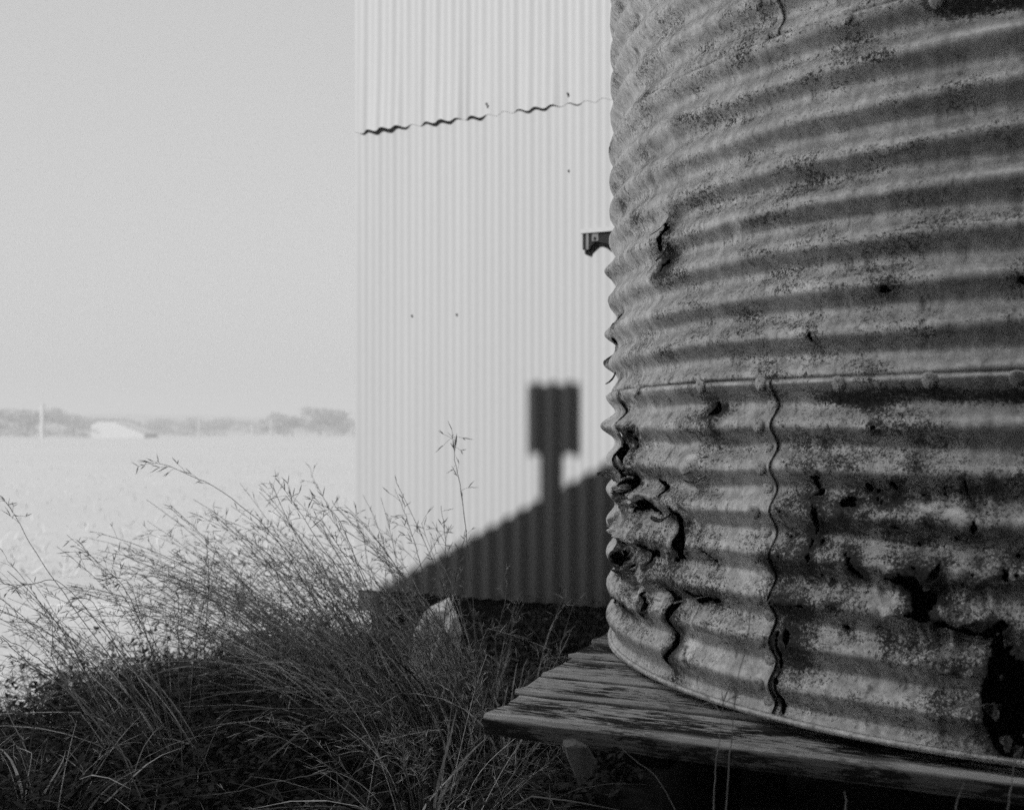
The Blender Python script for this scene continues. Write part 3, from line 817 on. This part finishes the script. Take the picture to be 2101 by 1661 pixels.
def arcs(base, L, az, lean, droop, n, rg, wob=0.01):
    """curved stems: lean outward along az and droop at the tip"""
    t = np.linspace(0, 1, n)[None]
    L = L[:, None]; ln = lean[:, None]; dr = droop[:, None]
    hor = L*(np.sin(ln)*t + dr*0.55*t**2.2); ver = L*(np.cos(ln)*t - dr*0.42*t**2.6)
    P = np.zeros((len(base), n, 3))
    P[..., 0] = base[:, 0, None] + hor*np.sin(az)[:, None]; P[..., 1] = base[:, 1, None] + hor*np.cos(az)[:, None]
    P[..., 2] = base[:, 2, None] + ver
    w = rg.normal(0, wob, (len(base), 2, 1))*t[:, None]*L[:, None]; w2 = rg.normal(0, wob*0.7, (len(base), 2, 1))*np.sin(t*7+rg.random((len(base), 1))*6)[:, None]*t[:, None]*L[:, None]
    P[..., 0] += w[:, 0]+w2[:, 0]; P[..., 1] += w[:, 1]+w2[:, 1]
    # some are kinked or bent over part of the way up
    kn = rg.random((len(base), 1)) < 0.22; kt = rg.uniform(0.35, 0.75, (len(base), 1)); ka = rg.uniform(-1.2, 1.2, (len(base), 1)); kz = rg.uniform(0.2, 1.0, (len(base), 1))
    past = np.clip(t-kt, 0, 1)*L*kn
    P[..., 0] += past*np.sin(ka*2.2)*0.8; P[..., 1] += past*np.cos(ka*2.2)*0.35; P[..., 2] -= past*kz
    return P

def spindle(c, d, L, r):
    """small seed husks: centre lines from c along d"""
    t = np.array([0, 0.35, 0.7, 1.0])[None, :, None]
    P = c[:, None] + d[:, None]*L[:, None, None]*t
    P[:, 2:, 2] -= (L*0.06)[:, None]
    Rr = r[:, None]*np.array([0.5, 1.0, 0.7, 0.1])[None]
    return tubes(P, Rr, 3)

def seed_heads(P, rg, per=9, start=0.5, spread=0.035, sl=(0.012, 0.032), rr=0.0010):
    """branchlets and husks on the upper part of each stem; returns (branchlets, husks)"""
    Nn, n, _ = P.shape
    tt = start + (1-start)*rg.random((Nn, per))**0.9
    f = tt*(n-1); i0 = np.clip(f.astype(int), 0, n-2); fr = (f-i0)[..., None]
    idx = np.arange(Nn)[:, None]
    C = P[idx, i0]*(1-fr)+P[idx, i0+1]*fr
    T = P[idx, i0+1]-P[idx, i0]; T /= np.linalg.norm(T, axis=-1, keepdims=True)+1e-9
    rnd = rg.normal(0, 1, C.shape); D = T*0.9 + rnd*0.55 + np.array([0, 0, -0.1]); D /= np.linalg.norm(D, axis=-1, keepdims=True)
    bl = spread*(0.3+rg.random((Nn, per)))[..., None]
    E = C + D*bl; E[..., 2] -= bl[..., 0]*0.15
    br = tubes(np.stack([C, (C+E)/2+np.array([0, 0, 0.002]), E], 2).reshape(-1, 3, 3), np.full((Nn*per, 3), 0.0005), 3)
    outs = []
    for k in range(2):
        D2 = D*1.0 + rg.normal(0, 0.38, D.shape); D2 /= np.linalg.norm(D2, axis=-1, keepdims=True)
        outs.append(spindle(E.reshape(-1, 3), D2.reshape(-1, 3), rg.uniform(*sl, Nn*per), rg.uniform(0.7, 1.3, Nn*per)*rr))
    return br, join(outs)

def put(name, vq, mat, parent=None, kind=None):
    v, q = vq
    if parent is not None: v = v - np.array(parent.location)
    o = link(name, fast_mesh(name, v, q), mat, parent)
    if kind: o['kind'] = kind
    return o

def tussock(name, label, x, y, rad, nst, nbl, H, wind, seed, spread=0.35, blade=0.45, per=10, group=None, straw='straw', bw_=0.0022):
    """one clump of grass: flowering stems, seed heads, leaf blades; wind = (az, strength)"""
    rg = np.random.default_rng(seed)
    z = float(gz(np.array(x), np.array(y)))
    t = empty(name, (x, y, z), label, 'grass clump', group)
    def bases(n):
        r = rad*np.sqrt(rg.random(n)); a = rg.random(n)*2*math.pi
        b = np.stack([x+r*np.cos(a), y+r*np.sin(a)*0.8, np.full(n, z)-0.01], -1); return b, a
    def lean(n, a, k):
        vx = np.cos(a)*rg.random(n)*spread + math.sin(wind[0])*wind[1]*(0.6+0.8*rg.random(n)); vy = np.sin(a)*rg.random(n)*spread + math.cos(wind[0])*wind[1]*(0.6+0.8*rg.random(n))
        return np.arctan2(vx, vy), np.clip(np.hypot(vx, vy)*k, 0.02, 1.15)
    if nst:
        b, a = bases(nst); az, le = lean(nst, a, 1.0)
        P = arcs(b, H*rg.uniform(0.62, 1.08, nst), az, le, rg.uniform(0.15, 0.6, nst), 14, rg, 0.02)
        Rr = np.linspace(0.0017, 0.0007, 14)[None]*rg.uniform(0.8, 1.2, (nst, 1))
        put('stem', tubes(P, Rr, 3), M[straw], t, 'stuff')
        br, hk = seed_heads(P, rg, per)
        put('seed_head', join([br, hk]), M['seed'], t, 'stuff')
    if nbl:
        b, a = bases(nbl); az, le = lean(nbl, a, 1.25)
        L = H*blade*rg.uniform(0.5, 1.25, nbl)
        P = arcs(b, L, az, le, rg.uniform(0.3, 1.3, nbl), 8, rg, 0.03)
        Wd = bw_*rg.uniform(0.35, 1.9, (nbl, 1))**1.2*np.array([0.8, 1, 1, 0.95, 0.85, 0.7, 0.45, 0.08])[None]
        sa = rg.random(nbl)*math.pi
        put('leaf_blade', ribbons(P, Wd, np.stack([np.cos(sa), np.sin(sa), 0*sa], -1)), M['blade'], t, 'stuff')
    return t

LEFT = R_(-92)
tussock('grass_tussock', 'tall seeding grass tussock leaning left in front of the shed corner', -0.24, 3.20, 0.24, 150, 150, 0.82, (LEFT, 0.40), 1, 0.34, 0.62, 13)
tussock('grass_tussock', 'wide feathery grass clump sweeping left over the bright field', -0.50, 3.50, 0.20, 140, 100, 0.84, (LEFT, 0.46), 2, 0.3, 0.52, 12)
tussock('grass_tussock', 'shorter dry grass clump below the pale rock by the plank corner', -0.16, 2.95, 0.18, 50, 150, 0.56, (R_(-60), 0.15), 3, 0.4, 0.72, 9)
tussock('grass_tussock', 'drooping grass tuft hanging beside the left end of the front plank', -0.17, 2.42, 0.07, 26, 110, 0.47, (R_(100), 0.05), 4, 0.55, 0.7, 16)
tussock('grass_tussock', 'sparse grass bundle at the lower left leaning to the picture edge', -0.90, 3.00, 0.15, 26, 50, 0.76, (LEFT, 0.50), 25, 0.15, 0.45, 7)
tussock('grass_tussock', 'thin upright grass clump at left among the dark weeds', -1.00, 3.15, 0.18, 26, 60, 0.66, (LEFT, 0.20), 26, 0.35, 0.42, 8)
tussock('grass_tussock', 'dry grass clump between plank ends and dark shed base', 0.02, 3.35, 0.15, 16, 160, 0.50, (R_(70), 0.18), 7, 0.5, 0.6, 10)
tussock('grass_tussock', 'small tuft of pale blades at the bottom left corner', -1.05, 2.55, 0.10, 10, 60, 0.40, (R_(60), 0.2), 8, 0.5, 0.8, 6)
tussock('grass_tussock', 'small tuft of curved blades at the bottom edge below the plank', -0.30, 2.35, 0.12, 4, 26, 0.30, (R_(60), 0.15), 9, 0.6, 1.0, 5)

# single stalks that stand out
def stalk(pts, Y, label, seed, r=0.0014, per=10, start=0.55, spread=0.04, sl=(0.014, 0.036), dark=False):
    rg = np.random.default_rng(seed)
    ctl = np.array([at(px, py, Y + 0.02*i) for i, (px, py) in enumerate(pts)])
    k = len(ctl); tt = np.linspace(0, k-1, 26); 
    P = np.stack([np.interp(tt, np.arange(k), ctl[:, j]) for j in range(3)], -1)
    for _ in range(3): P[1:-1] = (P[:-2]+P[1:-1]*2+P[2:])/4
    P += np.concatenate([np.zeros((1, 3)), np.cumsum(rg.normal(0, 0.0012 if Y > 2.1 else 0.0004, (25, 3)), 0)])
    z = float(gz(P[0, 0], P[0, 1]))
    if P[0, 2] > z:
        d = P[0]-P[2]; d = d/abs(d[2]) if abs(d[2]) > 0.2*np.linalg.norm(d) else np.array([0.1, 0, -1.0])
        d = np.array([np.clip(d[0], -0.5, 0.5), np.clip(d[1], -0.3, 0.3), -1])
        P = np.concatenate([[P[0]+d*(P[0, 2]-z)], P])
    else: z = P[0, 2]
    t = empty('grass_stalk', tuple(P[0]), label, 'grass stalk')
    n = len(P); Rr = np.linspace(r*1.15, r*0.45, n)[None]
    put('stem', tubes(P[None], Rr, 4), M['straw'], t)
    if per:
        br, hk = seed_heads(P[None], rg, per, start, spread, sl, 0.0013)
        put('seed_head', join([br, hk]), M['seed'], t, 'stuff')
STALKS = [
 ([(700,1320),(560,1090),(440,1000),(345,950),(300,945)], 3.0, 'longest lone stalk arching left across the bright field', 12, 0.5),
 ([(300,1440),(180,1290),(70,1130),(30,1050),(0,1020)], 2.9, 'lone stalk reaching the left picture edge below the far shed', 8, 0.6),
 ([(420,1560),(230,1310),(120,1180),(60,1195),(20,1200)], 2.8, 'stalk bending over with hanging husks near the left edge', 9, 0.7),
 ([(350,1500),(310,1330),(250,1200),(200,1160),(130,1100)], 2.9, 'stalk with a long curved head left of the dark husk cluster', 12, 0.6),
 ([(345,1500),(320,1360),(290,1260),(262,1180),(240,1172)], 2.85, 'dark stalk topped by a star of dark husks', 12, 0.72),
 ([(290,1480),(270,1390),(225,1290),(185,1225),(160,1220)], 2.9, 'short stalk with two forked husks right of the left edge', 8, 0.6),
 ([(372,1500),(368,1380),(363,1290),(362,1215)], 2.8, 'straight thin upright stalk rising from the dark weeds', 3, 0.5),
 ([(985,1420),(968,1180),(950,1010),(935,930),(935,885)], 3.1, 'tallest upright stalk in front of the bright shed wall', 16, 0.35),
 ([(880,1330),(862,1160),(835,1070),(805,995)], 3.1, 'stalk with leaning head left of the tallest upright stalk', 12, 0.4),
 ([(905,1350),(918,1230),(912,1120),(905,1030)], 3.1, 'short upright stalk close left of the tallest stalk', 12, 0.4),
 ([(800,1330),(730,1150),(690,1060),(665,1035),(640,1030)], 3.0, 'stalk curling over just left of the shed corner', 8, 0.6),
 ([(760,1330),(690,1160),(640,1090),(610,1040),(570,990)], 3.0, 'stalk above the tussock with forked top on the field', 14, 0.55),
 ([(250,1540),(140,1400),(60,1330),(0,1300)], 2.6, 'thick dry stalk running to the left edge, upper of a pair', 2, 0.8),
 ([(265,1560),(150,1420),(60,1350),(-10,1290)], 2.62, 'thick dry stalk running to the left edge, lower of a pair', 2, 0.8),
 ([(1030,1420),(1015,1320),(1040,1210),(1035,1180)], 3.0, 'hooked stalk against the dark corrugated shadow', 7, 0.5),
 ([(1000,1500),(960,1330),(1010,1300),(1080,1310),(1140,1350)], 2.7, 'drooping seed head hanging over the plank ends', 18, 0.45),
 ([(1000,1480),(950,1320),(900,1290),(850,1310)], 2.9, 'stalk drooping left below the pale rock', 16, 0.45),
 ([(1462,1680),(1470,1560),(1480,1500),(1488,1440)], 1.66, 'thin pale stalk before the front plank, left of two', 3, 0.75),
 ([(1488,1680),(1497,1560),(1502,1500),(1510,1400),(1530,1340),(1542,1250)], 1.66, 'thin forked stalk crossing the tank rivets, right of two', 3, 0.9),
 ([(1395,1680),(1350,1590),(1310,1560),(1275,1530)], 1.75, 'fine bent stalk in the dark under the front plank', 0, 0.5),
 ([(1120,1690),(1128,1640),(1124,1610)], 1.95, 'short pale blade at the bottom edge under the plank corner', 0, 0.5),
 ([(1735,1690),(1734,1640),(1733,1622)], 1.5, 'short pale blade at the bottom edge below the tank middle', 0, 0.5),
 ([(1955,1690),(1962,1640),(1976,1605)], 1.42, 'broad bent blade at bottom right below the stand', 0, 0.5),
 ([(2068,1690),(2075,1620),(2085,1560),(2098,1545)], 1.40, 'thin stalk at the right edge before the plank stand', 0, 0.5),
 ([(690,1580),(560,1605),(470,1628),(400,1630)], 2.55, 'pale fallen stalk lying across the dark weeds', 2, 0.6),
 ([(700,1640),(720,1580),(800,1550),(880,1555),(965,1580)], 2.45, 'arched fallen stalk across the dark foreground', 3, 0.7),
 ([(920,1690),(925,1640),(935,1575)], 2.3, 'short stiff stalk at the bottom edge left of the plank', 0, 0.5),
]
for k, (pts, Y, lab, per, st) in enumerate(STALKS):
    stalk(pts, Y, lab, 900+k, (0.0009 if Y < 2.1 else 0.0019 if 'thick' in lab else 0.0014), per, st, 0.035)

# dark low weeds: leaves and fine blades over the shaded strip
def build_weeds():
    rg = np.random.default_rng(77)
    n = 17000
    x = rg.uniform(-2.6, 1.3, n); y = rg.uniform(2.15, 5.0, n)
    keep = soil_shade_mask(x, y-0.12-0.30*vnoise(x*2.1, y*2.1, 23)) > rg.random(n)*0.9
    rel = np.stack([x-P0[0], y-P0[1]], -1); u = rel@rv[:2]; v = rel@nv[:2]
    keep &= ~((u > -0.08) & (v > -0.02) & (v < 2.4))
    dw = (np.stack([x-W[0], y-W[1]], -1))@nv[:2]
    keep &= (dw < -0.03)
    x, y = x[keep], y[keep]
    nb = 2600; xb = rg.uniform(-2.3, -0.25, nb); yb = np.clip(3.5+1.55*(xb+1.48), 2.7, 4.9)+rg.normal(0, 0.17, nb)
    kb = vnoise(xb*5, yb*5, 29) > -0.25+0.5*rg.random(nb)-0.3
    x = np.concatenate([x, xb[kb]]); y = np.concatenate([y, yb[kb]]); n = len(x); z = gz(x, y)
    b = np.stack([x, y, z-0.005], -1)
    clump = np.clip(fbm(x*2.2, y*2.2, 15)*0.7+0.75, 0.25, 1.5)
    H = (0.10+0.13*rg.random(n))*clump*(1+0.7*np.clip(vnoise(x*3.3+7, y*3.3, 24), 0, 1)*np.clip((y-3.2)/0.5, 0, 1))
    az = rg.random(n)*2*math.pi
    P = arcs(b, H, az, rg.uniform(0.05, 0.9, n), rg.uniform(0, 1, n), 6, rg, 0.05)
    parts = [tubes(P, np.linspace(0.0012, 0.0005, 6)[None].repeat(n, 0), 3)]
    # leaves along the stems
    for k in range(6):
        f = rg.uniform(0.25, 1.0, n)*5; i0 = np.clip(f.astype(int), 0, 4); fr = (f-i0)[:, None]
        C = P[np.arange(n), i0]*(1-fr)+P[np.arange(n), i0+1]*fr
        a2 = rg.random(n)*2*math.pi; el = rg.uniform(-0.5, 0.9, n); L = rg.uniform(0.010, 0.034, n)
        D = np.stack([np.cos(a2)*np.cos(el), np.sin(a2)*np.cos(el), np.sin(el)], -1)
        t = np.array([0, 0.4, 0.75, 1.0])[None, :, None]
        LP = C[:, None]+D[:, None]*L[:, None, None]*t; LP[:, :, 2] -= (L[:, None]*0.25*t[0, :, 0][None]**2)
        side = np.stack([-np.sin(a2), np.cos(a2), 0*a2], -1)
        Wd = L[:, None]*0.22*np.array([0.25, 1, 0.8, 0.05])[None]
        parts.append(ribbons(LP, Wd, side))
    o = put('low_weeds', join(parts), M['weed']); tag(o, 'dark leafy weeds covering the shaded ground before the tank stand', 'weeds', kind='stuff')
    # fine pale dry blades among them
    n = 800
    x = rg.uniform(-2.3, 0.3, n); y = rg.uniform(2.3, 4.3, n)
    keep = soil_shade_mask(x, y) > 0.5
    rel = np.stack([x-P0[0], y-P0[1]], -1); u = rel@rv[:2]; v = rel@nv[:2]
    keep &= ~((u > -0.1) & (v > -0.05)); x, y = x[keep], y[keep]; n = len(x)
    b = np.stack([x, y, gz(x, y)], -1)
    P = arcs(b, rg.uniform(0.08, 0.34, n), rg.random(n)*2*math.pi, rg.uniform(0.1, 1.2, n), rg.uniform(0, 1.2, n), 7, rg, 0.04)
    Wd = 0.0013*np.array([0.8, 1, 1, 0.9, 0.8, 0.6, 0.1])[None]*rg.uniform(0.5, 1.4, (n, 1))
    sa = rg.random(n)*math.pi
    o = put('dry_grass_blades', ribbons(P, Wd, np.stack([np.cos(sa), np.sin(sa), 0*sa], -1)), M['dry'])
    tag(o, 'thin dry grass blades scattered through the dark weeds', 'grass', kind='stuff')
    # sunny field grass, getting sparser with distance
    n = 2500
    d = 7.0+30*rg.random(n)**1.6; px = rg.uniform(-100, 1000, n)
    x = (px-1050.5)/F*d; y = d
    dw = (np.stack([x-W[0], y-W[1]], -1)); inside = ((dw@nv[:2]) > -0.1) & ((dw@rv[:2]) > -0.2)
    x, y = x[~inside], y[~inside]; n = len(x)
    b = np.stack([x, y, gz(x, y)], -1)
    P = arcs(b, rg.uniform(0.04, 0.14, n), rg.random(n)*2*math.pi, rg.uniform(0.1, 1.0, n), rg.uniform(0, 1, n), 4, rg, 0.04)
    Wd = 0.003*np.array([1, 1, 0.8, 0.1])[None]*rg.uniform(0.5, 1.4, (n, 1)); sa = rg.random(n)*math.pi
    o = put('field_grass', ribbons(P, Wd, np.stack([np.cos(sa), np.sin(sa), 0*sa], -1)), M['fieldgrass'])
    tag(o, 'pale sunlit dry grass of the open field', 'grass', kind='stuff')
M['fieldgrass'] = simple('sunlit_dry_grass', 0.165, 0.15, 30, 0.9, 0, 0.1)
build_weeds()

# pale rock in the grass
def build_rock():
    p = at(897, 1262, 3.75); z = float(gz(p[0], p[1]))
    n = 15; m = 10; V = []; Q = []
    for j in range(m+1):
        b = math.pi*j/m - math.pi/2
        for i in range(n):
            a = 2*math.pi*i/n
            d = np.array([math.cos(a)*math.cos(b), math.sin(a)*math.cos(b), math.sin(b)])
            k = 1+0.14*float(vnoise(np.array(d[0]*1.2+3.3), np.array(d[1]*1.2+d[2]*1.1+0.4), 8))+0.13*float(vnoise(np.array(d[0]*4), np.array(d[1]*4+d[2]*4+2.3), 12))
            d = np.sign(d)*np.abs(d)**0.8
            V.append((d[0]*0.076*k+0.008*d[2], d[1]*0.075*k, 0.18+d[2]*0.165*k+0.01*d[0]))
    for j in range(m):
        for i in range(n): i2 = (i+1) % n; Q.append((j*n+i, j*n+i2, (j+1)*n+i2, (j+1)*n+i))
    o = link('rock', pyd('rock', V, Q, False), M['rock'], None, (p[0], p[1], z-0.02))
    tag(o, 'pale upright rock half hidden in grass at the shed base', 'rock')
build_rock()

# ------------------------------------------------------------------ far edge of the field
def tree(px, Y, h, w, label, seed, trunk_h=0.0, lobes=14, leaves=1700):
    rg = np.random.default_rng(seed); k_ = rg.uniform(0.82, 1.12); Y, h, w = Y*k_, h*k_, w*k_
    x = (px-1050.5)/F*Y; z = GROUND-0.05
    t = empty('tree', (x, Y, z), label, 'tree', 'trees along the far edge of the field')
    w = w*1.35
    c = np.stack([rg.normal(0, 0.27, lobes)*w, rg.normal(0, 0.25, lobes)*w, h*(0.08+0.76*rg.random(lobes)**0.9)], -1)
    k = rg.integers(0, lobes, leaves); d = rg.normal(0, 1, (leaves, 3)); d /= np.linalg.norm(d, axis=1, keepdims=True)
    rr = (0.16+0.12*rg.random(lobes))*w
    C = c[k] + d*(rr[k]*rg.random(leaves)**0.33)[:, None]*np.array([1, 1, 0.75*h/w])
    C[:, 2] = np.clip(C[:, 2], 0.1+0.4*rg.random(leaves), h*(1-0.12*rg.random(leaves)))
    s = rg.uniform(0.10, 0.30, leaves)*min(w, h)*0.22*np.where((C[:, 2] < 1.3) & (rg.random(leaves) < 0.6), 0.3, 1.0)
    e1 = rg.normal(0, 1, (leaves, 3)); e1 /= np.linalg.norm(e1, axis=1, keepdims=True); e2 = np.cross(e1, d); e2 /= np.linalg.norm(e2, axis=1, keepdims=True)+1e-9
    V = np.stack([C-e1*s[:, None], C-e2*s[:, None]*0.7, C+e1*s[:, None], C+e2*s[:, None]*0.7], 1).reshape(-1, 3)
    link('crown', fast_mesh('crown', V, np.arange(leaves*4).reshape(-1, 4), False), M['tree'], t)
    parts = [cyl(0.03*h, 0.018*h, 0, h*0.6, 8)]
    for i in range(4):
        v, q = cyl(0.014*h, 0.004*h, 0, 1, 5); tip = c[i % lobes]; b0 = np.array([0, 0, h*(0.2+0.08*i)])
        parts.append(([tuple(np.array([vx, vy, 0])+b0*(1-vz)+tip*vz) for vx, vy, vz in v], q))
    link('trunk', pyd('trunk', *merge(*parts)), M['bark'], t)
TREES = [
 (-25,190,5.2,6.5,'dark bushy tree at the left edge of the far field'), (30,205,3.6,6,'low shrubby tree between left edge and pale post'),
 (70,215,5.4,6,'tree rising behind the pale post on its left'), (120,215,5.8,7,'broad tree just right of the pale post'),
 (160,200,2.4,5,'low dark shrub left of the pale far shed'), (190,225,4.6,7,'wide tree standing behind left end of the far shed'),
 (235,235,4.2,7,'tree showing above the ridge of the far shed'), (290,240,4.4,7,'thin pale tree behind the right end of the far shed'),
 (345,230,4.2,6,'small tree right of the far shed'), (395,225,3.4,6,'low tree midway along the far tree line'),
 (455,230,4.0,7,'flat topped tree in the middle of the far tree line'), (520,235,3.6,7,'low tree left of the tallest far tree'),
 (600,225,5.2,7,'tall rounded tree forming the left of the right hand clump'), (655,222,6.2,7.5,'tallest tree of the far line near the shed corner'),
 (700,235,4.6,5,'smaller tree beside the tallest one, close to the shed corner'), (725,238,4.2,5,'last far tree, touching the shed corner')]
for k, a in enumerate(TREES): tree(*a, seed=500+k)

def far_shed():
    Y = 165.0; g = GROUND
    x = lambda px: (px-1050.5)/F*Y
    zz = lambda py: CAMZ-(py-HOR)/F*Y
    t = empty('far_shed', (x(240), Y, g), 'low pale shed with long sloping roof far across the field', 'shed')
    o = np.array([x(240), Y, g])
    pr = [(x(187), g-0.05), (x(296), g-0.05), (x(297), zz(889)), (x(232), zz(863)), (x(203), zz(862)), (x(187), zz(868))]
    n = len(pr)
    V = [(a-o[0], 0, b-g) for a, b in pr]+[(a-o[0], 6, b-g) for a, b in pr]
    Q = [tuple(range(n)), tuple(range(2*n-1, n-1, -1)), (0, n, 2*n-1, n-1)[::-1]]
    link('wall', pyd('wall', V, Q), M['pale'], t)
    Q2 = [(i, i+n, i+1+n, i+1) for i in range(1, n-1)]
    V2 = [(a*1.01, b-0.2 if b == 0 else b+0.2, c+0.04) for a, b, c in V]
    link('roof', pyd('roof', V2, Q2), M['pale'], t)
    p = empty('pole', (x(87), Y, g), 'pale pole standing before the far trees at left', 'pole')
    link('post', pyd('post', *cyl(0.33, 0.30, -0.05, zz(829)-g, 12)), M['pale'], p)
    link('mast', pyd('mast', *cyl(0.06, 0.04, zz(829)-g+0.002, zz(796)-g, 8)), M['pale'], p)
    for k, (px, h, lab) in enumerate(((408, 2.6, 'left of three'), (518, 1.9, 'middle of three'), (556, 2.8, 'right of three'))):
        o2 = link('fence_post', pyd('fence_post', *merge(cyl(0.14, 0.12, -0.05, h, 8), cyl(0.15, 0.02, h, h+0.12, 8))), M['pale'], None, (x(px), Y, g))
        tag(o2, 'thin pale post before the far tree line, ' + lab, 'post', 'pale posts along the far tree line')
far_shed()

# ------------------------------------------------------------------ haze
def haze():
    m = bpy.data.materials.new('haze'); m.use_nodes = True; nt = m.node_tree; nt.nodes.clear()
    vol = nt.nodes.new('ShaderNodeVolumePrincipled'); out = nt.nodes.new('ShaderNodeOutputMaterial')
    vol.inputs['Color'].default_value = (0.31, 0.31, 0.31, 1); vol.inputs['Density'].default_value = 0.0047
    vol.inputs['Anisotropy'].default_value = 0.0
    nt.links.new(vol.outputs[0], out.inputs['Volume'])
    o = link('haze', boxmesh('haze', -1600, 1600, -1600, 1600, -4, 15.0), m); o['kind'] = 'stuff'
    o['label'] = 'pale haze over the field and far trees'; o['category'] = 'haze'
haze()
